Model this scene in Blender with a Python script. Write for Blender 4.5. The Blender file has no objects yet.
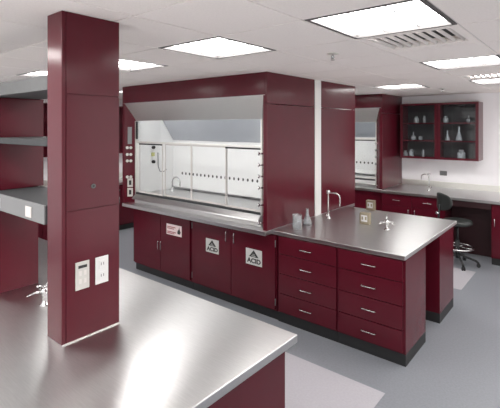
import bpy, bmesh, math, random
from mathutils import Vector, Matrix
random.seed(7)
S = bpy.context.scene
C = S.collection
PI = math.pi

# ------------------------------------------------------------------ camera, world, exposure
cam_d = bpy.data.cameras.new('camera'); cam = bpy.data.objects.new('camera', cam_d); C.objects.link(cam)
cam.location = (0, 0, 2.0)
cam.rotation_euler = (PI/2, 0, math.radians(39.5))
cam_d.sensor_fit = 'HORIZONTAL'; cam_d.sensor_width = 36.0
cam_d.lens = 36.0*417/500
cam_d.shift_y = -77/500
cam_d.clip_start = .05
S.camera = cam
w = bpy.data.worlds.new('world'); S.world = w; w.use_nodes = True
w.node_tree.nodes['Background'].inputs[0].default_value = (1, .97, .95, 1)
w.node_tree.nodes['Background'].inputs[1].default_value = .48
S.view_settings.view_transform = 'Standard'; S.view_settings.look = 'None'
S.view_settings.gamma = 1; S.view_settings.use_curve_mapping = False
S.view_settings.exposure = 2.35
PANEL_EMIT = 3.2
HOOD_EMIT = 1.25

CT = .931          # worktop height
TOP = 2.57         # underside of ceiling tiles
WL, WR, WF, WB = -7.75, 2.3, -2.51, 7.9

# ------------------------------------------------------------------ materials
def new_mat(name):
    m = bpy.data.materials.new(name); m.use_nodes = True
    return m, m.node_tree, m.node_tree.nodes['Principled BSDF']
def pm(name, col, rough=.5, metal=0, coat=0, var=0, vscale=30, bump=0, bscale=200, stretch=None, spec=None, emit=None, es=0):
    m, t, p = new_mat(name)
    p.inputs['Base Color'].default_value = (*col, 1)
    p.inputs['Roughness'].default_value = rough
    p.inputs['Metallic'].default_value = metal
    p.inputs['Coat Weight'].default_value = coat
    p.inputs['Coat Roughness'].default_value = .18; p.inputs['Coat IOR'].default_value = 1.33
    if spec is not None: p.inputs['Specular IOR Level'].default_value = spec
    if emit: p.inputs['Emission Color'].default_value = (*emit, 1); p.inputs['Emission Strength'].default_value = es
    if var or bump:
        tc = t.nodes.new('ShaderNodeTexCoord'); mp = t.nodes.new('ShaderNodeMapping')
        t.links.new(tc.outputs['Object'], mp.inputs[0])
        if stretch: mp.inputs['Scale'].default_value = stretch
        if var:
            n = t.nodes.new('ShaderNodeTexNoise'); n.inputs['Scale'].default_value = vscale; n.inputs['Detail'].default_value = 4
            t.links.new(mp.outputs[0], n.inputs['Vector'])
            r = t.nodes.new('ShaderNodeValToRGB')
            r.color_ramp.elements[0].position = .3; r.color_ramp.elements[1].position = .7
            r.color_ramp.elements[0].color = (*[c*(1-var) for c in col], 1)
            r.color_ramp.elements[1].color = (*[min(1, c*(1+var)) for c in col], 1)
            t.links.new(n.outputs['Fac'], r.inputs[0]); t.links.new(r.outputs[0], p.inputs['Base Color'])
        if bump:
            n = t.nodes.new('ShaderNodeTexNoise'); n.inputs['Scale'].default_value = bscale; n.inputs['Detail'].default_value = 2
            t.links.new(mp.outputs[0], n.inputs['Vector'])
            b = t.nodes.new('ShaderNodeBump'); b.inputs['Strength'].default_value = bump; b.inputs['Distance'].default_value = .002
            t.links.new(n.outputs['Fac'], b.inputs['Height']); t.links.new(b.outputs[0], p.inputs['Normal'])
    return m
def thin_glass(name, tint=(.95, .97, .98), refl=.07, rough=.02, diff=0):
    m = bpy.data.materials.new(name); m.use_nodes = True; t = m.node_tree
    for n in list(t.nodes): t.nodes.remove(n)
    o = t.nodes.new('ShaderNodeOutputMaterial'); tr = t.nodes.new('ShaderNodeBsdfTransparent'); g = t.nodes.new('ShaderNodeBsdfGlossy')
    tr.inputs[0].default_value = (*tint, 1); g.inputs['Roughness'].default_value = rough
    ly = t.nodes.new('ShaderNodeLayerWeight'); ly.inputs[0].default_value = .5       # Schlick term, the same on both faces of a pane
    pw = t.nodes.new('ShaderNodeMath'); pw.operation = 'POWER'; pw.inputs[1].default_value = 4
    lw = t.nodes.new('ShaderNodeMath'); lw.operation = 'MULTIPLY_ADD'; lw.inputs[1].default_value = .8; lw.inputs[2].default_value = refl*.4
    t.links.new(ly.outputs['Facing'], pw.inputs[0]); t.links.new(pw.outputs[0], lw.inputs[0])
    mx = t.nodes.new('ShaderNodeMixShader')
    t.links.new(lw.outputs[0], mx.inputs[0]); t.links.new(tr.outputs[0], mx.inputs[1]); t.links.new(g.outputs[0], mx.inputs[2])
    out = mx
    if diff:
        d = t.nodes.new('ShaderNodeBsdfDiffuse'); d.inputs[0].default_value = (.85, .88, .9, 1)
        m2 = t.nodes.new('ShaderNodeMixShader'); m2.inputs[0].default_value = diff
        t.links.new(mx.outputs[0], m2.inputs[1]); t.links.new(d.outputs[0], m2.inputs[2]); out = m2
    t.links.new(out.outputs[0], o.inputs[0])
    return m

M = {}
M['maroon'] = pm('maroon_paint', (.078, .0050, .0128), .5, coat=1.0, spec=.05, var=.05, vscale=6, bump=.05, bscale=350)
M['gap'] = pm('maroon_recess_shade', (.03, .004, .007), .6)  # maroon paint darkened to stand for the shade in the knee space
M['steel'] = pm('brushed_stainless', (.62, .62, .62), .31, 1, var=.05, vscale=12, stretch=(1, 14, 14), bump=.02, bscale=40)
def brushed(m, amount):
    t = m.node_tree; p = t.nodes['Principled BSDF']
    tn = t.nodes.new('ShaderNodeTangent'); tn.direction_type = 'UV_MAP'; tn.uv_map = 'grain'
    p.inputs['Anisotropic'].default_value = amount; t.links.new(tn.outputs[0], p.inputs['Tangent'])
brushed(M['steel'], .85)
M['steel_dull'] = pm('dull_stainless', (.80, .80, .76), .36, 1, var=.05, vscale=14, stretch=(14, 1, 14))
M['chrome'] = pm('chrome', (.60, .60, .60), .18, 1)
M['shelfgrey'] = pm('grey_shelf_laminate', (.05, .052, .055), .6, spec=.12, var=.06, vscale=20)
M['shelfedge'] = pm('mid_grey_shelf', (.12, .123, .125), .6, spec=.12, var=.05, vscale=20)
M['raceway'] = pm('light_grey_metal', (.18, .184, .188), .45, .1)
M['black'] = pm('black_rubber', (.012, .013, .014), .55)
M['darkback'] = pm('dark_grey_panel', (.030, .028, .030), .5)
M['slot'] = pm('black_slot', (.01, .01, .012), .7)
M['liner'] = pm('white_liner', (.86, .865, .86), .3, var=.02, vscale=5)
M['baffle'] = pm('grey_blue_baffle', (.42, .45, .50), .3, var=.03, vscale=6)
M['wall'] = pm('white_wall_paint', (.88, .87, .895), .65, var=.02, vscale=3, bump=.05, bscale=150)
M['floor'] = pm('grey_vinyl', (.205, .217, .24), .42, var=.08, vscale=60)
M['inlay'] = pm('pale_vinyl', (.40, .39, .42), .42, var=.04, vscale=60)
M['tile'] = pm('ceiling_tile', (.90, .85, .825), .9, var=.03, vscale=90, bump=.15, bscale=220)
M['tbar'] = pm('ceiling_grid', (.62, .59, .57), .6)
M['lframe'] = pm('light_frame', (.10, .095, .095), .5)
M['lens'] = pm('light_lens', (.9, .9, .9), .5, emit=(1.0, .975, .95), es=PANEL_EMIT)
M['hlens'] = pm('hood_lamp', (.9, .9, .9), .5, emit=(1.0, 1.0, .99), es=HOOD_EMIT)
M['white'] = pm('white_plastic', (.66, .66, .65), .35)
M['cream'] = pm('cream_plastic', (.52, .51, .48), .4)
M['brass'] = pm('brass_plate', (.30, .26, .18), .4, .6)
M['ink'] = pm('black_print', (.015, .017, .016), .6)
M['red_ink'] = pm('red_print', (.32, .09, .10), .6)
M['paper'] = pm('sign_sheet', (.52, .53, .51), .5)
M['pinkpaper'] = pm('pink_sign_sheet', (.72, .60, .60), .5)
M['yellow'] = pm('yellow_tag', (.62, .62, .25), .5)
M['vinyl'] = pm('black_upholstery', (.022, .026, .025), .45, bump=.1, bscale=300)
M['glass'] = thin_glass('clear_glass', refl=.03)
M['sash'] = thin_glass('sash_glass', (.975, .98, .98), .08)
M['ware'] = thin_glass('lab_glass', (.86, .89, .9), .25, .05, .09)
M['ware2'] = thin_glass('lab_glass_white_glints', (.86, .88, .9), .25, .08, .28)  # white diffuse mixed in to stand for highlights on the glass

# ------------------------------------------------------------------ mesh helpers
def nb(): return bmesh.new()
def box(bm, x0, x1, y0, y1, z0, z1, bev=0):
    vs = [bm.verts.new(p) for p in ((x0,y0,z0),(x1,y0,z0),(x1,y1,z0),(x0,y1,z0),(x0,y0,z1),(x1,y0,z1),(x1,y1,z1),(x0,y1,z1))]
    fs = [bm.faces.new([vs[i] for i in f]) for f in ((3,2,1,0),(4,5,6,7),(0,1,5,4),(1,2,6,5),(2,3,7,6),(3,0,4,7))]
    if bev:
        es = list({e for f in fs for e in f.edges})
        bmesh.ops.bevel(bm, geom=es, offset=bev, segments=2, profile=.5, affect='EDGES', clamp_overlap=True)
    return bm
def prism(bm, poly, axis, a, b):
    """extrude polygon of 2-tuples along axis ('x': poly=(y,z); 'y': poly=(x,z); 'z': poly=(x,y))"""
    def P(p, t):
        return (t, p[0], p[1]) if axis == 'x' else (p[0], t, p[1]) if axis == 'y' else (p[0], p[1], t)
    A = [bm.verts.new(P(p, a)) for p in poly]; B = [bm.verts.new(P(p, b)) for p in poly]
    n = len(poly)
    bm.faces.new(A); bm.faces.new(B[::-1])
    for i in range(n): bm.faces.new((A[i], B[i], B[(i+1) % n], A[(i+1) % n]))
    bmesh.ops.recalc_face_normals(bm, faces=bm.faces)
    return bm
def cyl(bm, p0, p1, r, n=16, r1=None):
    r1 = r if r1 is None else r1
    p0, p1 = Vector(p0), Vector(p1); d = (p1-p0).normalized()
    u = d.orthogonal().normalized(); v = d.cross(u)
    A = [bm.verts.new(p0+(u*math.cos(2*PI*i/n)+v*math.sin(2*PI*i/n))*r) for i in range(n)]
    B = [bm.verts.new(p1+(u*math.cos(2*PI*i/n)+v*math.sin(2*PI*i/n))*r1) for i in range(n)]
    bm.faces.new(A[::-1]); bm.faces.new(B)
    for i in range(n): bm.faces.new((A[i], A[(i+1) % n], B[(i+1) % n], B[i])).smooth = True
    return bm
def tube(bm, pts, r, n=8, closed=False):
    pts = [Vector(p) for p in pts]; N = len(pts); rings = []
    prev = None
    for i, p in enumerate(pts):
        if closed: d = (pts[(i+1) % N]-pts[i-1]).normalized()
        else:
            d = ((pts[min(i+1, N-1)]-p).normalized() + (p-pts[max(i-1, 0)]).normalized())
            d = d.normalized() if d.length > 1e-6 else (pts[min(i+1, N-1)]-pts[max(i-1, 0)]).normalized()
        u = d.orthogonal().normalized() if prev is None else (prev-d*prev.dot(d)).normalized()
        prev = u; v = d.cross(u)
        rings.append([bm.verts.new(p+(u*math.cos(2*PI*k/n)+v*math.sin(2*PI*k/n))*r) for k in range(n)])
    for i in range(N if closed else N-1):
        a, b = rings[i], rings[(i+1) % N]
        for k in range(n): bm.faces.new((a[k], a[(k+1) % n], b[(k+1) % n], b[k])).smooth = True
    if not closed: bm.faces.new(rings[0][::-1]); bm.faces.new(rings[-1])
    return bm
def arc(c, r, a0, a1, n, plane='xz'):
    out = []
    for i in range(n+1):
        a = math.radians(a0+(a1-a0)*i/n); s, t = r*math.cos(a), r*math.sin(a)
        out.append((c[0]+s, c[1], c[2]+t) if plane == 'xz' else (c[0], c[1]+s, c[2]+t) if plane == 'yz' else (c[0]+s, c[1]+t, c[2]))
    return out
def lathe(bm, prof, c=(0, 0, 0), n=20):
    rings = []
    for r, z in prof:
        if r < 1e-5: rings.append([bm.verts.new((c[0], c[1], c[2]+z))])
        else: rings.append([bm.verts.new((c[0]+r*math.cos(2*PI*k/n), c[1]+r*math.sin(2*PI*k/n), c[2]+z)) for k in range(n)])
    for a, b in zip(rings, rings[1:]):
        for k in range(n):
            k2 = (k+1) % n
            if len(a) == 1 and len(b) == 1: continue
            if len(a) == 1: f = bm.faces.new((a[0], b[k2], b[k]))
            elif len(b) == 1: f = bm.faces.new((a[k], a[k2], b[0]))
            else: f = bm.faces.new((a[k], a[k2], b[k2], b[k]))
            f.smooth = True
    return bm
ORG = {}
def mk(name, bm, mat, parent=None):
    me = bpy.data.meshes.new(name)
    if parent is not None and parent.name in ORG:
        o = ORG[parent.name]; bmesh.ops.translate(bm, verts=bm.verts, vec=-Vector(o))
    loc = (0, 0, 0)
    if parent is None:
        xs = [v.co.x for v in bm.verts]; ys = [v.co.y for v in bm.verts]; zs = [v.co.z for v in bm.verts]
        loc = ((min(xs)+max(xs))/2, (min(ys)+max(ys))/2, min(zs))
        bmesh.ops.translate(bm, verts=bm.verts, vec=-Vector(loc))
    bmesh.ops.recalc_face_normals(bm, faces=bm.faces)
    if mat == 'steel':                       # grain direction of the brushed finish
        uv = bm.loops.layers.uv.new('grain')
        for f in bm.faces:
            for l in f.loops: l[uv].uv = (l.vert.co.y, -l.vert.co.x+.3*l.vert.co.z)
    bm.to_mesh(me); bm.free()
    me.materials.append(M[mat])
    ob = bpy.data.objects.new(name, me); C.objects.link(ob); ob.location = loc
    if parent is not None:
        ob.parent = parent
        if parent.name in ORG: ORG[ob.name] = ORG[parent.name]
    else: ORG[ob.name] = loc
    return ob
def tag(o, label, cat, group=None, kind=None):
    o['label'] = label; o['category'] = cat
    if group: o['group'] = group
    if kind: o['kind'] = kind
    return o
def thing(name, label, cat, loc=(0, 0, 0), rz=0, group=None, world=True):
    o = bpy.data.objects.new(name, None); C.objects.link(o); o.location = loc; o.rotation_euler = (0, 0, rz)
    o.empty_display_size = .1
    if world: ORG[o.name] = tuple(loc)
    return tag(o, label, cat, group)
def struct(o, label=None, cat=None):
    o['kind'] = 'structure'
    if label: o['label'] = label
    if cat: o['category'] = cat
    return o
def dup(root, loc, rz=0, label=None, group=None):
    r = root.copy(); C.objects.link(r); r.location = loc; r.rotation_euler = (0, 0, rz)
    if label: r['label'] = label
    if group: r['group'] = group
    for ch in list(root.children):
        c = ch.copy(); C.objects.link(c); c.parent = r
        for g in list(ch.children):
            d = g.copy(); C.objects.link(d); d.parent = c
    return r
def text_bm(body, size, bm, x, y, z, depth=.0015, align='CENTER', bold=0):
    cu = bpy.data.curves.new('t', 'FONT'); cu.body = body; cu.size = size; cu.extrude = depth; cu.align_x = align; cu.offset = bold
    ob = bpy.data.objects.new('t', cu); C.objects.link(ob)
    me = bpy.data.meshes.new_from_object(ob)
    tmp = bmesh.new(); tmp.from_mesh(me)
    for v in tmp.verts: v.co = Vector((v.co.x+x, y-v.co.z, v.co.y+z))
    m2 = bpy.data.meshes.new('t2'); tmp.to_mesh(m2); tmp.free(); bm.from_mesh(m2)
    bpy.data.objects.remove(ob); bpy.data.curves.remove(cu); bpy.data.meshes.remove(me); bpy.data.meshes.remove(m2)
    return bm

# ------------------------------------------------------------------ the room shell
fl = struct(mk('floor', box(nb(), WL, WR, WF, WB, -.1, 0), 'floor'), 'grey vinyl floor with pale rectangular inlays', 'floor')
mk('floor_inlay', box(nb(), -4.9, -1.208, 2.24, 3.06, -.002, .0015), 'inlay', fl)['label'] = 'pale vinyl inlay in the aisle'
mk('floor_inlay', box(nb(), -4.9, -1.255, 5.60, 6.42, -.002, .0015), 'inlay', fl)['label'] = 'pale vinyl inlay in the far aisle'
struct(mk('wall_back', box(nb(), WL-.1, WR+.1, WB, WB+.1, -.1, 2.75), 'wall'), 'white painted back wall', 'wall')
struct(mk('wall_left', box(nb(), WL-.1, WL, WF, WB, -.1, 2.75), 'wall'), 'white painted far end wall', 'wall')
struct(mk('wall_right', box(nb(), WR, WR+.1, WF, 3.2, -.1, 2.75), 'wall'), 'unseen white wall, cut short, keeping world light off the service column', 'wall')  # out of view; only this length kept, to block world light from the column
ce = struct(mk('ceiling', box(nb(), WL, WR, WF, WB, 2.66, 2.75), 'tile'), 'suspended ceiling of pale square tiles', 'ceiling')
GX, GY, SX, SY = -1.2, 1.9, .62, .63
light_cells = {(kx, ky) for kx in (-10, -8, -6, -4, -2, 0, 2) for ky in (-3, 0)}
light_cells |= {(-10, 3), (-8, 3), (0, 3), (2, 3)} | {(kx, 6) for kx in (-10, -8, -6, -4, -2, 0, 2)}
light_cells -= {(-8, 0), (-10, 0)}
vent_cells = {(0, 1), (0, 5)}
HG = .006
tb = nb()
xs = [GX+SX*k for k in range(-10, 6)]; ys = [GY+SY*k for k in range(-6, 10)]
for x in xs: box(tb, x-.012, x+.012, WF, WB, TOP+.006, TOP+.03)
for y in ys: box(tb, WL, WR, y-.012, y+.012, TOP+.0062, TOP+.03)
mk('ceiling_grid', tb, 'tbar', ce)
tm = None
for kx in range(-11, 6):
    for ky in range(-7, 10):
        if (kx, ky) in light_cells or (kx, ky) in vent_cells: continue
        x0, x1 = max(GX+SX*kx+HG, WL), min(GX+SX*(kx+1)-HG, WR)
        y0, y1 = max(GY+SY*ky+HG, WF), min(GY+SY*(ky+1)-HG, WB)
        if x1-x0 < .05 or y1-y0 < .05: continue
        full = abs(x1-x0-SX+2*HG) < 1e-4 and abs(y1-y0-SY+2*HG) < 1e-4
        if full and tm is not None:
            o = bpy.data.objects.new('ceiling_tile', tm); C.objects.link(o); o.parent = ce
            o.location = Vector(((x0+x1)/2, (y0+y1)/2, TOP)) - Vector(ORG[ce.name])
        else:
            hx, hy = (x1-x0)/2, (y1-y0)/2
            b = box(nb(), -hx, hx, -hy, hy, 0, .02)
            me = bpy.data.meshes.new('ceiling_tile'); b.to_mesh(me); b.free(); me.materials.append(M['tile'])
            o = bpy.data.objects.new('ceiling_tile', me); C.objects.link(o); o.parent = ce
            o.location = Vector(((x0+x1)/2, (y0+y1)/2, TOP)) - Vector(ORG[ce.name])
            if full: tm = me

# ceiling lights
def make_light():
    t = thing('ceiling_light', 'x', 'light', world=False)
    hx, hy = SX/2-HG, SY/2-HG
    b = nb()
    for a in ((-hx, hx, -hy, -hy+.022), (-hx, hx, hy-.022, hy), (-hx, -hx+.022, -hy+.022, hy-.022), (hx-.022, hx, -hy+.022, hy-.022)):
        box(b, *a, 0, .03)
    mk('frame', b, 'lframe', t)
    mk('lens', box(nb(), -hx+.022, hx-.022, -hy+.022, hy-.022, .026, .03), 'lens', t)
    for k in (-1, 1):
        mk('louver_blade', box(nb(), k*hx*.33-.003, k*hx*.33+.003, -hy+.022, hy-.022, .020, .026), 'raceway', t)
        mk('louver_blade', box(nb(), -hx+.022, hx-.022, k*hy*.33-.003, k*hy*.33+.003, .0202, .026), 'raceway', t)
    return t
LL = {(0, 0): 'square recessed ceiling light beside the supply air vent above the aisle',
      (-2, 0): 'square recessed ceiling light just in front of the large fume hood',
      (-4, 0): 'square recessed ceiling light seen above the left end of the large fume hood',
      (-6, 0): 'square recessed ceiling light above the grey bench shelves',
      (0, 3): 'square recessed ceiling light over the end of the island bench',
      (-2, 6): 'square recessed ceiling light above the far fume hood corner',
      (0, 6): 'square recessed ceiling light in front of the glass wall cabinet'}
lt = None
for kx, ky in sorted(light_cells):
    loc = (GX+SX*(kx+.5), GY+SY*(ky+.5), TOP)
    if loc[0]+SX/2 > WR or loc[0]-SX/2 < WL or loc[1]-SY/2 < WF: continue
    lab = LL.get((kx, ky), 'square recessed ceiling light among those lighting the rest of the lab')
    if lt is None: lt = make_light(); o = lt; o.location = loc; o['label'] = lab; o['group'] = 'recessed ceiling lights'
    else: o = dup(lt, loc, 0, lab, 'recessed ceiling lights')

def make_vent():
    t = thing('ceiling_vent', 'x', 'vent', world=False)
    hx, hy = SX/2-HG, SY/2-HG
    b = nb()
    for a in ((-hx, hx, -hy, -hy+.05), (-hx, hx, hy-.11, hy), (-hx, -hx+.05, -hy+.05, hy-.11), (hx-.05, hx, -hy+.05, hy-.11)):
        box(b, *a, 0, .02)
    mk('frame', b, 'tile', t)
    mk('duct_opening', box(nb(), -hx+.05, hx-.05, -hy+.05, hy-.11, .045, .055), 'black', t)
    n = 9
    for i in range(n):
        x = -hx+.07+(2*hx-.14)*i/(n-1)
        mk('slat', prism(nb(), [(x-.009, .002), (x-.006, .002), (x+.004, .020), (x+.001, .020)], 'y', -hy+.051, hy-.111), 'tbar', t)
    return t
v = make_vent(); v.location = (GX+SX*.5, GY+SY*1.5, TOP)
tag(v, 'louvred supply air vent next to the big ceiling light', 'vent', 'ceiling vents')
dup(v, (GX+SX*.5, GY+SY*5.5, TOP), 0, 'louvred supply air vent before the ceiling light by the glass wall cabinet', 'ceiling vents')
def sprinkler(x, y, label):
    t = thing('sprinkler_head', label, 'sprinkler', (x, y, TOP), 0, 'ceiling sprinkler heads')
    mk('escutcheon', lathe(nb(), [(0, 0), (.035, -.001), (.045, -.006), (.035, -.012), (.012, -.014), (0, -.014)], (x, y, TOP)), 'steel_dull', t)
    b = nb(); cyl(b, (x, y, TOP-.012), (x, y, TOP-.045), .008); tube(b, [(x-.008, y, TOP-.02), (x-.014, y, TOP-.038), (x, y, TOP-.055), (x+.014, y, TOP-.038), (x+.008, y, TOP-.02)], .003)
    mk('nozzle', b, 'chrome', t)
    mk('deflector', cyl(nb(), (x, y, TOP-.052), (x, y, TOP-.056), .016), 'chrome', t)
sprinkler(-1.55, 2.88, 'small sprinkler head in the ceiling beside the large light')
sprinkler(-1.71, 6.50, 'small sprinkler head in the ceiling before the glass wall cabinet')

# ------------------------------------------------------------------ outlet plate part builder
def outlet(parent, c, face, w=.075, h=.12, plate='white', dark=True, name='outlet'):
    """plate on a face; face '+x' or '-y'; c = centre on the surface (in the coordinates mk expects)"""
    x, y, z = c
    def bb(u0, u1, v0, v1, d0, d1, bev=0):
        return box(nb(), x+d0, x+d1, y+u0, y+u1, z+v0, z+v1, bev) if face == '+x' else box(nb(), x+u0, x+u1, y-d1, y-d0, z+v0, z+v1, bev)
    p = mk(name, bb(-w/2, w/2, -h/2, h/2, 0, .006, .002), plate, parent)
    for s in (-1, 1):
        mk('socket', bb(-w*.24, w*.24, s*h*.22-h*.13, s*h*.22+h*.13, .006, .009, .001), 'cream' if not dark else 'ink', p)
    return p

# ------------------------------------------------------------------ near bench
wt = mk('worktop', box(nb(), -4.6, -1.178, .45, 1.815, CT-.042, CT, .004), 'steel')
tag(wt, 'long stainless steel worktop of the bench carrying the maroon service column', 'worktop')
def pull(bm, x, y, z, w, horizontal=True, out=.028, r=.004):
    h = w/2
    if horizontal: pts = [(x-h, y, z), (x-h, y-out*.8, z), (x-h+.012, y-out, z), (x+h-.012, y-out, z), (x+h, y-out*.8, z), (x+h, y, z)]
    else: pts = [(x, y, z-h), (x, y-out*.8, z-h), (x, y-out, z-h+.012), (x, y-out, z+h-.012), (x, y-out*.8, z+h), (x, y, z+h)]
    return tube(bm, pts, r, 8)
def cabinet(name, label, loc, rz, W, D, fronts, H=CT-.042, group=None, cat='cabinet', toe=.10, rec=.045):
    """front on local y=0 facing -y. fronts: (kind,x0,x1,z0,z1,handle)"""
    t = thing(name, label, cat, loc, rz, group, world=False)
    mk('carcass', box(nb(), 0, W, .02, D, toe, H), 'maroon', t)
    mk('toe_kick', box(nb(), 0, W, rec, D, 0, toe), 'black', t)
    for kind, x0, x1, z0, z1, hd in fronts:
        d = mk(kind, box(nb(), x0+.003, x1-.003, 0, .0195, z0+.003, z1-.003, .0025), 'maroon', t)
        if hd == 'h': mk('handle', pull(nb(), (x0+x1)/2, 0, z0+(z1-z0)*.5, .13), 'chrome', d)
        elif hd: mk('handle', pull(nb(), hd[0], 0, hd[1], .11, False), 'chrome', d)
    return t
HC = CT-.042
# bench base: end cabinets seen under the near worktop (two rows, back to back)
cabinet('base_cabinet', 'maroon base cabinet under the near end of the column bench worktop', (-2.45+1.225, 1.775, 0), PI, 1.2, .63,
        [('door', 0, .6, .1, HC, (.55, .6)), ('door', .6, 1.2, .1, HC, (.65, .6))])
cabinet('base_cabinet', 'maroon base cabinet under the column bench beside the flammables cabinet aisle', (-2.427, 1.775, 0), PI, 2.1, .63,
        [('door', .7*i, .7*(i+1), .1, HC, (.7*i+.62, .6)) for i in range(3)])
cabinet('base_cabinet', 'maroon base cabinet on the hidden side of the column bench', (-4.55, .49, 0), 0, 3.32, .645,
        [('door', .664*i, .664*(i+1), .1, HC, (.664*i+.58, .6)) for i in range(5)])

def service_column(x0, x1, y0, y1, label, detail):
    t = thing('service_column', label, 'column', ((x0+x1)/2, (y0+y1)/2, CT))
    mk('post', box(nb(), x0, x1-.006, y0, y1, CT, TOP-.001, .003), 'maroon', t)
    ym = y0+.02
    # access panels proud of the post on the +x face, thin seams between
    mk('face_strip', box(nb(), x1-.006, x1, y0, ym-.0015, CT, TOP-.001, .0012), 'maroon', t)
    for z0, z1, nm in ((CT+.004, 1.58, 'lower_panel'), (1.584, 2.161, 'access_panel'), (2.165, TOP-.001, 'upper_panel')):
        p = mk(nm, box(nb(), x1-.006, x1, ym+.0015, y1, z0, z1, .0012), 'maroon', t)
        if not detail: continue
        if nm == 'access_panel':
            lk = mk('lock', cyl(nb(), (x1, 1.149, 1.695), (x1+.006, 1.149, 1.695), .012, 20), 'shelfedge', p)
            cyl_b = cyl(nb(), (x1+.006, 1.149, 1.695), (x1+.0065, 1.149, 1.695), .006, 16)
            mk('keyhole', cyl_b, 'ink', p)
    mk('base_trim', box(nb(), x1, x1+.004, y0, y1, CT, CT+.005), 'steel_dull', t)
    return t
col = service_column(-2.155, -2.0, .985, 1.303, 'tall maroon service column with two outlet plates standing on the steel bench', True)
o1 = mk('outlet_plate', box(nb(), -2.0, -1.994, 1.052, 1.126, 1.180, 1.320, .002), 'cream', col)
mk('label_strip', box(nb(), -1.994, -1.9925, 1.066, 1.112, 1.288, 1.302), 'ink', o1)
for yy in (1.076, 1.102):
    for zz in (1.222, 1.262):
        mk('socket', box(nb(), -1.994, -1.992, yy-.007, yy+.007, zz-.012, zz+.012, .0006), 'tbar', o1)
o2 = mk('outlet_plate', box(nb(), -2.0, -1.994, 1.160, 1.234, 1.180, 1.320, .002), 'white', col)
for zz in (1.22, 1.28):
    s = mk('socket', box(nb(), -1.994, -1.991, 1.178, 1.216, zz-.022, zz+.022, .001), 'white', o2)
b = nb()
for zz in (1.22, 1.28):
    for yy in (1.190, 1.204): box(b, -1.991, -1.9905, yy-.0015, yy+.0015, zz-.004, zz+.01)
mk('socket_slots', b, 'ink', o2)

# shelves between the columns
sh = thing('reagent_shelf', 'grey bench shelving with raceway and outlets and maroon end panel joined to the service column', 'shelf', (-2.545, 1.14, CT))
xa, xb = -2.934, -2.157
mk('end_panel', box(nb(), xa-.15, xa-.001, .985, 1.283, CT, 1.594, .003), 'maroon', sh)
mk('upper_end_panel', box(nb(), xa-.15, xa-.001, .985, 1.318, 1.595, 2.189, .003), 'maroon', sh)
mk('end_panel', box(nb(), xa-3*.53, xa-3*.53+.03, .985, 1.283, CT, 2.189, .003), 'maroon', sh)
mk('top_shelf', box(nb(), xa-1.58, xb, .985, 1.30, 2.19, 2.268, .003), 'shelfedge', sh)
mk('shelf', box(nb(), xa, xb, .985, 1.30, 1.900, 1.934, .003), 'shelfgrey', sh)
rw = mk('raceway', box(nb(), xa, xb-.02, .99, 1.30, 1.497, 1.594, .003), 'shelfgrey', sh)
mk('raceway_cover', box(nb(), xa, xb-.02, .980, .9899, 1.497, 1.596, .002), 'raceway', rw)
for cxx in (-2.36, -2.79):
    op = mk('outlet_plate', box(nb(), cxx-.036, cxx+.036, .976, .980, 1.512, 1.570, .001), 'tbar', sh)
    mk('socket', box(nb(), cxx-.026, cxx+.026, .974, .976, 1.519, 1.563, .0006), 'white', op)
for zz in (1.893, 2.183):
    mk('shelf_clip', cyl(nb(), (xa+.02, 1.0, zz-.006), (xa+.02, 1.0, zz+.007), .007, 10), 'white', sh)

def gas_turret(x, y, label, rz=0, z=CT):
    t = thing('gas_turret', label, 'gas tap', (x, y, z), rz, 'bench gas taps', world=False)
    b = nb(); lathe(b, [(0, 0), (.032, 0), (.032, .006), (.02, .012), (.014, .02), (.014, .06), (.022, .066), (.022, .092), (.012, .102), (0, .104)])
    mk('body', b, 'chrome', t)
    for k, a in enumerate((35, 145, 215, 325)):
        ca, sa = math.cos(math.radians(a)), math.sin(math.radians(a))
        b = nb(); cyl(b, (ca*.018, sa*.018, .08), (ca*.05, sa*.05, .08), .008, 10)
        for i in range(4): cyl(b, (ca*(.05+.012*i), sa*(.05+.012*i), .08-.004*i), (ca*(.061+.012*i), sa*(.061+.012*i), .076-.004*i), .0075-.001*i, 10, .0045-.0006*i)
        mk('nozzle', b, 'chrome', t)
    for a in (90, 270):
        ca, sa = math.cos(math.radians(a)), math.sin(math.radians(a))
        b = nb(); cyl(b, (0, 0, .1), (0, sa*.012, .115), .006); tube(b, [(0, sa*.01, .112), (.0, sa*.03, .125), (0, sa*.065, .135)], .006)
        mk('lever', b, 'chrome', t)
    return t
gas_turret(-2.545, 1.15, 'chrome gas tap on the near bench beneath the grey raceway', .5)

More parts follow.
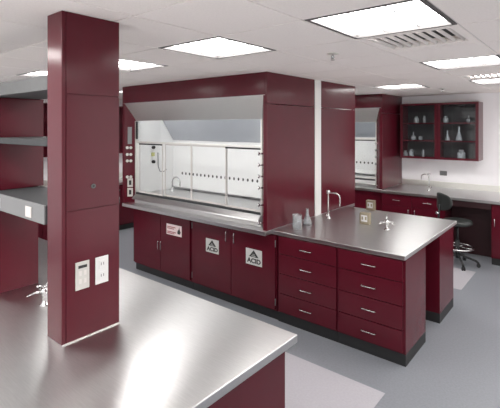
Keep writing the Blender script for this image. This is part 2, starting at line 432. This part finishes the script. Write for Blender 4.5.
# ------------------------------------------------------------------ fume hoods
def fume_hood(label, loc, rz, W=2.57, D=.945):
    t = thing('fume_hood', label, 'fume hood', loc, rz, 'walk-up fume hoods', world=False)
    z = lambda zw: zw-CT                   # world height to local
    ZT = z(TOP-.001); ZS = z(2.24); ZH = z(2.335); ZR = z(2.095); ZB = z(1.79); DK = z(1.055)
    for x0, x1 in ((0, .028), (W-.028, W)):
        mk('side_panel', box(nb(), x0, x1, .0, D, 0, ZS-.002, .003), 'maroon', t)
        mk('upper_side_panel', box(nb(), x0, x1, .0, D, ZS+.002, ZT, .003), 'maroon', t)
    mk('header_panel', box(nb(), .029, W-.029, 0, .03, ZH, ZT, .003), 'maroon', t)
    mk('back_panel', box(nb(), .029, W-.029, D-.02, D, 0, ZT), 'wall', t)
    mk('top_panel', box(nb(), .029, W-.029, .031, D-.021, ZT-.02, ZT), 'maroon', t)
    # 45 degree jambs
    jl = []
    for s in (0, 1):
        X = (lambda v: v) if s == 0 else (lambda v: W-v)
        poly = [(.029, .001), (.05, .001), (.15, .11), (.15, .15), (.029, .15)]
        b = nb(); lo = [b.verts.new((X(x), y, 0)) for x, y in poly]
        hi = [b.verts.new((X(x), y, min(ZH-.004-(y/.125)*(ZH-ZR), ZH-.004) if y < .125 else ZR-.012)) for x, y in poly]
        b.faces.new(lo); b.faces.new(hi)
        for i in range(5): b.faces.new((lo[i], lo[(i+1) % 5], hi[(i+1) % 5], hi[i]))
        jl.append(mk('jamb', b, 'maroon', t))
    # chrome edge strips at inner side of the jambs
    for x0 in (.151, W-.165):
        mk('sash_channel', box(nb(), x0, x0+.014, .105, .16, DK, ZR-.012), 'steel_dull', t)
    mk('channel_cap', box(nb(), .166, .186, .104, .127, ZB+.04, ZR-.02), 'ink', t)
    # slanted stainless face between header and upper glass
    mk('sash_cover', prism(nb(), [(.002, ZH-.001), (.014, ZH-.001), (.14, ZR), (.14, ZR-.008), (.122, ZR-.008)], 'x', .029, W-.029), 'steel_dull', t)
    ug = mk('upper_pane', box(nb(), .165, W-.165, .128, .133, ZB+.008, ZR-.009), 'sash', t)
    mk('sash_rail', box(nb(), .165, W-.165, .112, .15, ZB-.012, ZB+.008, .003), 'steel_dull', t)
    # sliding sashes
    for i, (xa, xb) in enumerate(((.235, .745), (.765, 1.29), (1.27, 1.885), (1.88, W-.166))):
        front = i in (0, 3)
        y0 = .114 if front else .136
        fr = nb(); fw = .009
        for a in ((xa, xa+fw, DK+.03, ZB-.016), (xb-fw, xb, DK+.03, ZB-.016), (xa+fw, xb-fw, DK+.03, DK+.05), (xa+fw, xb-fw, ZB-.03, ZB-.016)):
            box(fr, a[0], a[1], y0, y0+.014, a[2], a[3])
        sf = mk('sash', fr, 'tbar', t)
        mk('pane', box(nb(), xa+fw, xb-fw, y0+.005, y0+.009, DK+.05, ZB-.03), 'sash', sf)
        if front: mk('top_bar', box(nb(), xa+.004, xb-.004, y0-.006, y0-.0005, ZB-.036, ZB-.018), 'ink', sf)
    # interior
    mk('deck', box(nb(), .151, W-.151, .10, .82, 0, DK, .003), 'steel', t)
    mk('airfoil_sill', prism(nb(), [(.045, .062), (.05, .072), (.098, DK-.004), (.098, DK-.014), (.055, .06)], 'x', .16, W-.16), 'steel', t)
    mk('sash_track', box(nb(), .165, W-.165, .110, .155, DK+.001, DK+.024), 'shelfgrey', t)
    for x0 in (.125, W-.145):
        mk('liner_wall', box(nb(), x0, x0+.02, .161, D-.022, DK-.1, ZT-.06), 'liner', t)
    bf = mk('baffle', box(nb(), .147, W-.147, .80, .812, DK+.03, z(1.795)), 'liner', t)
    for i in range(24):
        x = .36+i*(W-.72)/23
        sl = nb(); cyl(sl, (x, .7985, z(1.302)), (x, .8005, z(1.302)), .021, 12)
        for v_ in sl.verts: v_.co.x = x+(v_.co.x-x)*.75
        mk('slot', sl, 'slot', bf)
    mk('upper_baffle', prism(nb(), [(.80, z(1.80)), (.812, z(1.80)), (.42, z(2.38)), (.408, z(2.38))], 'x', .147, W-.147), 'baffle', t)
    mk('liner_ceiling', box(nb(), .147, W-.147, .16, .45, z(2.44), z(2.45)), 'liner', t)
    mk('hood_lamp', box(nb(), .3, W-.3, .2, .34, z(2.41), z(2.438)), 'hlens', t)
    # service fittings on the jambs
    d = Vector((1, 1, 0)).normalized(); n = Vector((1, -1, 0)).normalized()
    def jp(u, h, o, s):   # point on the chamfer: u along it from the front edge, o out from it
        p = Vector((.05, .001, 0)) + Vector((.1, .109, 0))*u + Vector((.109, -.1, 0)).normalized()*o
        return (p.x if s == 0 else W-p.x, p.y, h)
    def plate(u0, u1, h0, h1, o0, o1, s):
        b = nb(); q = [jp(u0, h0, o0, s), jp(u1, h0, o0, s), jp(u1, h1, o0, s), jp(u0, h1, o0, s), jp(u0, h0, o1, s), jp(u1, h0, o1, s), jp(u1, h1, o1, s), jp(u0, h1, o1, s)]
        vs = [b.verts.new(p) for p in q]
        for f in ((0,1,2,3),(4,5,6,7),(0,1,5,4),(1,2,6,5),(2,3,7,6),(3,0,4,7)): b.faces.new([vs[i] for i in f])
        return b
    mk('switch_plate', plate(.3, .68, z(1.76), z(2.0), 0, .006, 0), 'raceway', t)
    for h in (1.71, 1.615, 1.525, 1.30):
        for u in (.3, .62):
            b = nb(); cyl(b, jp(u, z(h), 0, 0), jp(u, z(h), .03, 0), .008, 10); cyl(b, jp(u, z(h), .03, 0), jp(u, z(h), .045, 0), .02, 12)
            mk('valve', b, 'cream', t)
    for h in (1.215, 1.08):
        op = mk('outlet_plate', plate(.28, .78, z(h)-.06, z(h)+.06, 0, .006, 0), 'cream', t)
        mk('socket', plate(.42, .64, z(h)-.032, z(h)+.032, .006, .009, 0), 'ink', op)
    for h in (1.72, 1.60, 1.48, 1.36, 1.18, .99):
        b = nb(); cyl(b, jp(.5, z(h), 0, 1), jp(.5, z(h), .035, 1), .009, 10); cyl(b, jp(.5, z(h), .035, 1), jp(.5, z(h), .05, 1), .021, 12)
        mk('valve', b, 'chrome', t)
    gx, gy_ = .38, .59                      # gooseneck water tap standing on the deck
    tp = mk('gooseneck_tap', lathe(nb(), [(0, 0), (.034, 0), (.034, .008), (.017, .016), (.014, .034), (.014, .055), (0, .057)], (gx, gy_, DK)), 'chrome', t)
    mk('spout', tube(nb(), [(gx, gy_, DK+.04), (gx, gy_, DK+.12)] + arc((gx+.085, gy_, DK+.13), .085, 175, 0, 12) + [(gx+.17, gy_, DK+.085)], .011, 10), 'chrome', tp)
    # fittings on the inner left wall
    for y_, h, m_, r_ in ((.42, 1.70, 'ink', .024), (.42, 1.49, 'ink', .024)):
        mk('inner_knob', cyl(nb(), (.145, y_, z(h)), (.175, y_, z(h)), r_, 12), m_, t)
    mk('inner_tag', box(nb(), .145, .15, .39, .45, z(1.57), z(1.625)), 'yellow', t)
    mk('hose', tube(nb(), [(.16, .50, z(1.62)), (.165, .50, z(1.42)), (.17, .53, z(1.34)), (.17, .60, z(1.33)), (.16, .66, z(1.36))], .006), 'raceway', t)
    return t
HX = -5.155
h1 = fume_hood('wide maroon fume hood with left service jamb above the acid cabinets', (HX, 3.41, CT), 0)
h2 = dup(h1, (HX+2.57, 5.455, CT), PI, 'maroon fume hood back to back with the one above the acid cabinets')
h3 = dup(h1, (-2.785-2.57, 6.93, CT), 0, 'far maroon fume hood standing beside the glass fronted wall cabinet')
for nm, x0, x1, y0, y1, lab in (('worktop', HX+.045, HX+2.572, 3.375, 4.36, 'stainless worktop under the wide fume hood, above the acid cabinets'),
                                ('worktop', HX-.0, HX+2.566, 4.508, 5.45, 'stainless worktop under the fume hood facing the far aisle'),
                                ('worktop', -2.785-2.57, -2.780, 6.89, 7.897, 'stainless worktop under the far fume hood beside the wall cabinet')):
    tag(mk(nm, box(nb(), x0, x1, y0, y1, CT-.042, CT, .003), 'steel'), lab, 'worktop')
ch = mk('pipe_chase', box(nb(), HX+.02, HX+2.572, 4.362, 4.505, 0, TOP-.001), 'white')
tag(ch, 'narrow white pipe chase between the two back to back fume hoods', 'panel')

def faucet(label, loc, rz, h, reach, drop, name='faucet', group=None, lever=True, square=False):
    t = thing(name, label, 'faucet', loc, rz, group, world=False)
    b = nb(); lathe(b, [(0, 0), (.032, 0), (.032, .006), (.016, .014), (.013, .03), (.013, .05), (0, .052)])
    mk('base', b, 'chrome', t)
    r = reach/2
    if square:
        pts = [(0, 0, .04), (0, 0, h-.012), (.004, 0, h-.004), (.014, 0, h)] + [(reach-.06, 0, h)] + arc((reach-.06, 0, h-.06), .06, 80, 0, 6)[0:] + [(reach, 0, h-drop)]
    else:
        pts = [(0, 0, .04), (0, 0, h-r)] + arc((r, 0, h-r), r, 170, 0, 12) + [(reach, 0, h-drop)]
    mk('spout', tube(nb(), pts, .0085, 10), 'chrome', t)
    b = nb()
    for i in range(4): cyl(b, (reach, 0, h-drop-.012*i), (reach, 0, h-drop-.012*(i+1)), .010-.001*i, 10, .007-.0008*i)
    mk('nozzle', b, 'chrome', t)
    if square: mk('vacuum_breaker', lathe(nb(), [(0, 0), (.014, 0), (.022, .008), (.024, .022), (.018, .038), (0, .044)], (0, 0, h-.012)), 'chrome', t)
    if lever:
        b = nb(); cyl(b, (0, 0, .035), (0, -.04, .04), .009, 10); tube(b, [(0, -.04, .04), (.0, -.06, .045), (0, -.085, .06)], .006)
        mk('lever', b, 'chrome', t)
    return t
faucet('chrome bench faucet with angled spout beside the white pipe chase on the island', (-2.405, 4.36, CT), .15, .30, .14, .10, square=True)

# ------------------------------------------------------------------ base cabinets under the hoods
Z0 = .115; ZD = HC-.012
ca = cabinet('base_cabinet', 'maroon two door cabinet with a pink and white flammables warning sign', (-4.985, 3.475, 0), 0, 1.175, .875,
        [('door', 0, .60, Z0, ZD, (.572, .45)), ('door', .60, 1.165, Z0, ZD, (.628, .45))], group='cabinets under the fume hoods')
cb = cabinet('base_cabinet', 'maroon two door cabinet with two white ACID signs', (-3.805, 3.475, 0), 0, 1.285, .875,
        [('door', .035, .665, Z0, ZD, (.605, .765)), ('door', .665, 1.275, Z0, ZD, (.725, .765))], group='cabinets under the fume hoods')
for hx in (.028, 1.281):
    for hz in (.80, .2): mk('hinge', cyl(nb(), (hx, -.004, hz-.035), (hx, -.004, hz+.035), .004, 8), 'raceway', cb)
def acid_sign(parent, x0, x1, z0, z1):
    s = mk('warning_sign', box(nb(), x0, x1, -.003, -.0002, z0, z1), 'paper', parent)
    s['label'] = 'white sign with black hazard triangle and ACID lettering'
    w_, h_ = x1-x0, z1-z0; cx_ = (x0+x1)/2
    b = nb(); text_bm('ACID', h_*.40, b, cx_, -.0035, z0+h_*.13, .0006, bold=h_*.017)
    xs_ = [v_.co.x for v_ in b.verts]; k = w_*.86/(max(xs_)-min(xs_)); mx = (max(xs_)+min(xs_))/2
    for v_ in b.verts: v_.co.x = cx_+(v_.co.x-mx)*k
    mk('lettering', b, 'ink', s)
    b = nb()
    zb, zt = z0+h_*.50, z0+h_*.94; hw = w_*.30
    prism(b, [(cx_-hw, zb), (cx_+hw, zb), (cx_, zt)], 'y', -.0042, -.003)
    mk('hazard_triangle', b, 'ink', s)
    b = nb()   # hand under falling drops, pale marks on the triangle
    box(b, cx_-hw*.45, cx_+hw*.35, -.0052, -.0042, zb+h_*.05, zb+h_*.085)
    box(b, cx_-hw*.18, cx_-hw*.08, -.0052, -.0042, zb+h_*.13, zb+h_*.2)
    box(b, cx_+hw*.08, cx_+hw*.18, -.0052, -.0042, zb+h_*.13, zb+h_*.18)
    mk('pictogram', b, 'paper', s)
acid_sign(cb, .267, .475, .532, .690)
acid_sign(cb, .885, 1.105, .520, .690)
s = mk('warning_sign', box(nb(), .725, 1.015, -.003, -.0002, .622, .757), 'pinkpaper', ca)
b = nb()
for (xx0, xx1, zz) in ((.738, .90, .722), (.738, .87, .702), (.738, .91, .660), (.738, .88, .642)): box(b, xx0, xx1, -.004, -.003, zz-.006, zz+.006)
mk('print_lines', b, 'red_ink', s)
b = nb(); prism(b, [(.945, .65), (.985, .65), (1.0, .68), (.985, .70), (.972, .74), (.962, .71), (.945, .695), (.935, .67)], 'y', -.004, -.003)
mk('flame_symbol', b, 'ink', s)
# far side, facing the far aisle
fa = cabinet('base_cabinet', 'maroon two door cabinet under the hood facing the far aisle, next to the island', (-2.59, 5.43, 0), PI, 1.28, .915,
        [('door', 0, .64, Z0, ZD, (.6, .76)), ('door', .64, 1.27, Z0, ZD, (.68, .76))], group='cabinets under the fume hoods')
dup(fa, (-3.875, 5.43, 0), PI, 'maroon two door cabinet under the hood facing the far aisle, away from the island', 'cabinets under the fume hoods')

# ------------------------------------------------------------------ island
iw = mk('worktop', box(nb(), -2.578, -1.204, 3.475, 5.17, CT-.038, CT, .004), 'steel')
tag(iw, 'stainless island worktop with glassware, outlets and a chrome faucet', 'worktop')
def drawers(x0, x1):
    zz = [Z0, .301, .502, .703, HC-.008]
    return [('drawer', x0, x1, zz[i], zz[i+1], 'h') for i in range(4)]
HI = CT-.039
d1 = cabinet('drawer_cabinet', 'maroon four drawer cabinet under the island next to the ACID cabinet', (-2.512, 3.485, 0), 0, .685, .55, drawers(.02, .675), H=HI, rec=.021, group='island drawer cabinets')
d2 = cabinet('drawer_cabinet', 'maroon four drawer cabinet at the front outer corner of the island', (-1.825, 3.485, 0), 0, .617, .55, drawers(.005, .60), H=HI, rec=.021, group='island drawer cabinets')
dup(d2, (-1.208, 5.05, 0), PI, 'maroon four drawer cabinet at the rear outer corner of the island', 'island drawer cabinets')
dup(d1, (-1.827, 5.05, 0), PI, 'maroon four drawer cabinet under the rear of the island beside the hood', 'island drawer cabinets')
tag(mk('closure_panel', box(nb(), -2.5, -1.36, 4.037, 4.498, .0, HI-.001), 'maroon'), 'recessed maroon panel closing the gap between the island drawer cabinets', 'panel')

# island things
def beaker(x, y, r, h, label, mat='ware', z=CT):
    b = lathe(nb(), [(0, 0), (r*.95, 0), (r, .006), (r, h*.96), (r*1.1, h), (r*1.04, h), (r*.95, h*.95), (r*.95, .006), (0, .004)], (x, y, z))
    return tag(mk('beaker', b, mat), label, 'beaker')
def flask(x, y, r, h, label, mat='ware', z=CT, neck=.28, cat='flask', name='erlenmeyer_flask'):
    b = lathe(nb(), [(0, 0), (r*.93, 0), (r, h*.05), (r*.97, h*.12), (r*neck, h*.66), (r*neck, h*.95), (r*neck*1.25, h), (r*neck*1.05, h), (r*neck*.85, h*.94), (r*neck*.85, h*.66), (r*.9, h*.12), (0, h*.04)], (x, y, z))
    return tag(mk(name, b, mat), label, cat)
def volumetric(x, y, r, h, label, mat='ware2', z=CT):
    prof = [(0, 0), (r*.6, 0)] + [(r*math.cos(a), r*.85+r*math.sin(a)) for a in [math.radians(q) for q in (-50, -25, 0, 25, 50, 68)]] + [(r*.22, r*2.0), (r*.2, h*.95), (r*.28, h), (0, h)]
    return tag(mk('volumetric_flask', lathe(nb(), prof, (x, y, z)), mat), label, 'flask')
def bottle(x, y, r, h, label, mat='ware2', z=CT, name='reagent_bottle', neck=.5):
    prof = [(0, 0), (r*.94, 0), (r, h*.04), (r, h*.62), (r*.85, h*.72), (r*neck, h*.78), (r*neck, h*.86), (r*neck*1.3, h*.87), (r*neck*1.3, h*.99), (0, h)]
    return tag(mk(name, lathe(nb(), prof, (x, y, z)), mat), label, 'bottle')
beaker(-2.40, 3.69, .050, .15, 'clear glass beaker on the island near the fume hood side')
flask(-2.42, 3.92, .055, .175, 'clear conical flask on the island between beaker and white pipe chase')
def outlet_box(x, y, label):
    t = thing('outlet_pedestal', label, 'outlet', (x, y, CT), 0, 'bench outlet pedestals')
    mk('housing', box(nb(), x-.055, x+.055, y-.03, y+.03, CT, CT+.125, .004), 'brass', t)
    p = mk('outlet_plate', box(nb(), x-.036, x+.036, y-.033, y-.0305, CT+.03, CT+.100, .001), 'white', t)
    for s_ in (-1, 1): mk('socket', box(nb(), x+s_*.02-.009, x+s_*.02+.009, y-.035, y-.033, CT+.05, CT+.085, .0006), 'brass', p)
    p = mk('outlet_plate', box(nb(), x-.044, x+.044, y+.0305, y+.033, CT+.025, CT+.110, .001), 'white', t)
outlet_box(-1.945, 4.36, 'brass outlet pedestal with white sockets in the middle of the island')
outlet_box(-2.215, 5.137, 'outlet pedestal at the rear edge of the island worktop')
gas_turret(-1.66, 4.25, 'chrome gas tap on the island beside the brass outlet pedestal', .3)

# ------------------------------------------------------------------ back wall run
tag(mk('worktop', box(nb(), -2.778, 2.298, 6.85, 7.898, CT-.04, CT, .003), 'steel'), 'stainless worktop along the back wall by the stool', 'worktop')
tag(mk('backsplash', box(nb(), -2.778, 2.298, 7.872, 7.898, CT+.0002, CT+.10, .003), 'steel_dull'), 'low stainless backsplash along the back wall behind the sink faucet', 'backsplash')
cabinet('base_cabinet', 'maroon cabinet with top drawer under the back counter left of the knee space', (-2.775, 6.875, 0), 0, 1.0, 1.0,
        [('drawer', .0, .5, .70, HC-.01, 'h'), ('drawer', .5, .99, .70, HC-.01, 'h'), ('door', 0, .5, Z0, .70, (.45, .6)), ('door', .5, .99, Z0, .70, (.55, .6))], H=HC)
cabinet('base_cabinet', 'maroon door cabinet under the back counter beyond the stool', (-1.145, 6.875, 0), 0, 1.1, 1.0,
        [('door', 0.0, .55, Z0, ZD, (.045, .62)), ('door', .55, 1.1, Z0, ZD, (.6, .62))], H=HC)
cabinet('base_cabinet', 'maroon door cabinet under the back counter against the side wall', (-.04, 6.875, 0), 0, 1.1, 1.0,
        [('door', 0.0, .55, Z0, ZD, (.5, .62)), ('door', .55, 1.1, Z0, ZD, (.6, .62))], H=HC)
tag(mk('back_board', box(nb(), -1.773, -1.147, 7.3, 7.32, 0, HC), 'gap'), 'maroon panel at the back of the knee space, shade put into its colour', 'panel')
tag(mk('apron_rail', box(nb(), -1.773, -1.147, 6.90, 6.92, HC-.09, HC), 'gap'), 'maroon rail under the back counter, knee space shade put into its colour', 'panel')
cabinet('base_cabinet', 'maroon cabinet under the far fume hood', (-2.785-2.57, 6.935, 0), 0, 2.57, .94,
        [('door', .01+.64*i, .64*(i+1), Z0, ZD, (.64*i+(.59 if i % 2 == 0 else .06), .77)) for i in range(4)], H=HC, group='cabinets under the fume hoods')
faucet('slim chrome sink faucet on the back counter below the glass cabinet', (-2.13, 7.30, CT), 2.9, .27, .14, .05, square=True)
wo = mk('wall_outlet', box(nb(), -2.12, -2.0, 7.889, 7.898, 1.14, 1.22, .002), 'raceway'); tag(wo, 'small grey outlet on the back wall right of the sink faucet', 'outlet')

# upper glass cabinet
uc = thing('wall_cabinet', 'maroon wall cabinet with two glass doors and glassware on its shelves', 'cabinet', (-2.05, 7.73, 1.44))
ux0, ux1, uy0, uy1, uz0, uz1 = -2.70, -1.435, 7.545, 7.897, 1.445, 2.415
b = nb(); th = .022
box(b, ux0, ux0+th, uy0+.022, uy1, uz0, uz1); box(b, ux1-th, ux1, uy0+.022, uy1, uz0, uz1)
box(b, ux0+th, ux1-th, uy0+.022, uy1, uz0, uz0+th); box(b, ux0+th, ux1-th, uy0+.022, uy1, uz1-th, uz1)
box(b, -2.078, -2.052, uy0+.022, uy1-.01, uz0+th, uz1-th)
mk('back_panel', box(nb(), ux0+th, ux1-th, uy1-.01, uy1, uz0+th, uz1-th), 'darkback', uc)
mk('carcass', b, 'maroon', uc)
SHZ = (uz0+th, 1.770, 2.075)
for k in (1, 2):
    for xa_, xb_ in ((ux0+th, -2.078), (-2.052, ux1-th)):
        mk('shelf', box(nb(), xa_+.001, xb_-.001, uy0+.024, uy1-.012, SHZ[k]-.022, SHZ[k]), 'maroon', uc)
for xa_, xb_ in ((ux0, -2.067), (-2.063, ux1)):
    b = nb(); fw = .045
    for a in ((xa_, xa_+fw, uz0, uz1), (xb_-fw, xb_, uz0, uz1), (xa_+fw, xb_-fw, uz0, uz0+fw*.8), (xa_+fw, xb_-fw, uz1-fw*.8, uz1)):
        box(b, a[0], a[1], uy0, uy0+.020, a[2], a[3])
    d = mk('door', b, 'maroon', uc)
    mk('pane', box(nb(), xa_+fw, xb_-fw, uy0+.008, uy0+.012, uz0+fw*.8, uz1-fw*.8), 'glass', d)
import math as _m
def px2x(px, y):      # where a thing standing at depth y lies along the shelf
    u = (px-250)/417; a = math.radians(39.5)
    return (-math.sin(a)+u*math.cos(a))/(math.cos(a)+u*math.sin(a))*y
gy = 7.68
G = [('bottle', 416.3, 2, .05, .13, 'stubby glass bottle on the top shelf, left bay of the wall cabinet'),
     ('bottle', 424.5, 2, .03, .14, 'slim glass bottle on the top shelf, left bay of the wall cabinet'),
     ('bottle', 445.8, 2, .05, .13, 'stubby glass bottle on the top shelf, right bay, next to the middle stile'),
     ('vol', 468.7, 2, .045, .13, 'round glass vessel on the top shelf, right bay, near the outer edge'),
     ('vol', 413.4, 1, .05, .16, 'round bottomed glass flask on the middle shelf, left bay'),
     ('beaker', 420.6, 1, .035, .07, 'small low beaker on the middle shelf, left bay'),
     ('flask', 447.5, 1, .045, .19, 'conical flask on the middle shelf, right bay, the shorter one'),
     ('flask', 459.0, 1, .06, .27, 'tall conical flask on the middle shelf, right bay'),
     ('bottle', 405.5, 0, .045, .12, 'short jar on the bottom shelf, left bay, at the hood end'),
     ('bottle', 411.3, 0, .05, .15, 'wide jar on the bottom shelf, left bay, second from the hood end'),
     ('bottle', 423.3, 0, .022, .15, 'narrow glass tube bottle on the bottom shelf, left bay'),
     ('bottle', 461.3, 0, .075, .17, 'large glass jar alone on the bottom shelf, right bay')]
for kind, px, k, r, h, lab in G:
    x = px2x(px, gy); zz = SHZ[k]+.0005; r *= .85; h *= .88
    o = (bottle(x, gy, r, h, lab, 'ware2', zz) if kind == 'bottle' else volumetric(x, gy, r, h, lab, 'ware2', zz) if kind == 'vol'
         else beaker(x, gy, r, h, lab, 'ware2', zz) if kind == 'beaker' else flask(x, gy, r, h, lab, 'ware2', zz))
    o['group'] = 'glassware in the wall cabinet'

# ------------------------------------------------------------------ far end wall run (seen beyond the service column)
tag(mk('worktop', box(nb(), -7.748, -7.02, 2.2, 6.9, CT-.04, CT, .003), 'steel'), 'stainless worktop along the far end wall', 'worktop')
tag(mk('backsplash', box(nb(), -7.748, -7.725, 2.2, 6.9, CT+.0002, CT+.1), 'steel_dull'), 'low stainless backsplash along the far end wall', 'backsplash')
for i in range(5):
    cabinet('base_cabinet', 'maroon base cabinet along the far end wall', (-7.045, 2.22+.93*i, 0), PI/2, .925, .70,
            [('drawer', 0, .925, .70, HC-.01, 'h'), ('door', 0, .46, Z0, .70, (.42, .6)), ('door', .46, .925, Z0, .70, (.5, .6))], H=HC, group='cabinets along the far end wall')
lc = thing('wall_cabinet', 'dark open maroon wall cabinet on the far end wall past the service column', 'cabinet', (-7.6, 4.8, 1.47))
b = nb(); X0, X1, Y0, Y1, Zb, Zt = -7.748, -7.40, 2.85, 6.9, 1.47, 2.42
for a in ((X0, X1, Y0, Y0+.02, Zb, Zt), (X0, X1, Y1-.02, Y1, Zb, Zt), (X0, X1, Y0+.02, Y1-.02, Zb, Zb+.02), (X0, X1, Y0+.02, Y1-.02, Zt-.02, Zt), (X0, X0+.01, Y0+.02, Y1-.02, Zb+.02, Zt-.02)): box(b, *a)
mk('carcass', b, 'maroon', lc)
for zz in (1.78, 2.1): mk('shelf', box(nb(), X0+.012, X1-.01, Y0+.021, Y1-.021, zz-.018, zz), 'maroon', lc)
tc = thing('tall_cabinet', 'tall maroon cabinet on the far end wall, glimpsed between the service columns', 'cabinet', (-7.4, 2.5, 0), world=True)
mk('carcass', box(nb(), -7.748, -7.06, 1.5, 2.195, .1, 2.42), 'maroon', tc)
mk('toe_kick', box(nb(), -7.748, -7.1, 1.5, 2.195, 0, .1), 'black', tc)
dd = mk('door', box(nb(), -7.0595, -7.04, 1.503, 2.192, .11, 2.41, .003), 'maroon', tc)
mk('handle', tube(nb(), [(-7.04, 2.1, 1.1), (-7.01, 2.1, 1.1), (-7.01, 2.1, 1.25), (-7.04, 2.1, 1.25)], .006), 'chrome', dd)

# ------------------------------------------------------------------ stool
st = thing('lab_stool', 'black swivel lab stool with chrome foot ring at the back counter knee space', 'stool', (-1.53, 6.60, 0), math.radians(138), world=False)
mk('seat', lathe(nb(), [(0, .585), (.17, .585), (.195, .60), (.2, .625), (.185, .648), (.12, .655), (0, .652)], n=28), 'vinyl', st)
b = nb()                      # curved backrest pad, rounded outline
N, K = 12, 10
for side in (0, 1):
    pass
grid = {}
for i in range(N+1):
    for j in range(K+1):
        u = -1+2*i/N; v_ = -1+2*j/K
        uu, vv = u*math.sqrt(1-v_*v_*.45), v_*math.sqrt(1-u*u*.45)
        ang = uu*.74
        for s_, off in ((0, 0), (1, .035*(1-.75*max(abs(u), abs(v_))**4))):
            R_ = .27-off
            grid[i, j, s_] = b.verts.new((R_*math.sin(ang), .0-(-.275)+R_*math.cos(ang)-.27, .925+vv*.125))
for i in range(N):
    for j in range(K):
        for s_ in (0, 1):
            q = [grid[i, j, s_], grid[i+1, j, s_], grid[i+1, j+1, s_], grid[i, j+1, s_]]
            b.faces.new(q if s_ == 0 else q[::-1]).smooth = True
for i in range(N):
    for j in (0, K): b.faces.new((grid[i, j, 0], grid[i, j, 1], grid[i+1, j, 1], grid[i+1, j, 0]))
for j in range(K):
    for i in (0, N): b.faces.new((grid[i, j, 0], grid[i, j, 1], grid[i, j+1, 1], grid[i, j+1, 0]))
mk('backrest', b, 'vinyl', st)
mk('back_bracket', tube(nb(), [(0, .0, .575), (0, .2, .575), (0, .29, .60), (0, .30, .68), (0, .283, .88)], .013), 'black', st)
mk('bracket_knob', cyl(nb(), (0, .298, .76), (0, .335, .76), .02, 14), 'chrome', st)
b = nb(); cyl(b, (0, 0, .10), (0, 0, .36), .028); cyl(b, (0, 0, .36), (0, 0, .575), .016); box(b, -.09, .09, -.09, .09, .57, .585)
mk('gas_lift', b, 'black', st)
mk('lift_lever', tube(nb(), [(0, 0, .55), (.12, -.08, .55), (.17, -.11, .545)], .006), 'chrome', st)
mk('foot_ring', tube(nb(), arc((0, 0, .26), .215, 0, 360*35/36, 35, 'xy'), .011, 8, True), 'chrome', st)
b = nb()
for k in range(5):
    a = 2*PI*k/5; cyl(b, (.02*math.cos(a), .02*math.sin(a), .26), (.21*math.cos(a), .21*math.sin(a), .26), .007, 8)
mk('ring_spokes', b, 'chrome', st)
for k in range(5):
    a = 2*PI*k/5+.3; ca_, sa_ = math.cos(a), math.sin(a)
    lg = mk('leg', tube(nb(), [(.0, 0, .15), (.05*ca_, .05*sa_, .145), (.24*ca_, .24*sa_, .085), (.27*ca_, .27*sa_, .055)], .016), 'black', st)
    b = nb(); px_, py_ = .27*ca_, .27*sa_
    for s_ in (-1, 1):
        cyl(b, (px_-sa_*s_*.006, py_+ca_*s_*.006, .026), (px_-sa_*s_*.02, py_+ca_*s_*.02, .026), .026, 14)
    mk('caster', b, 'black', lg)
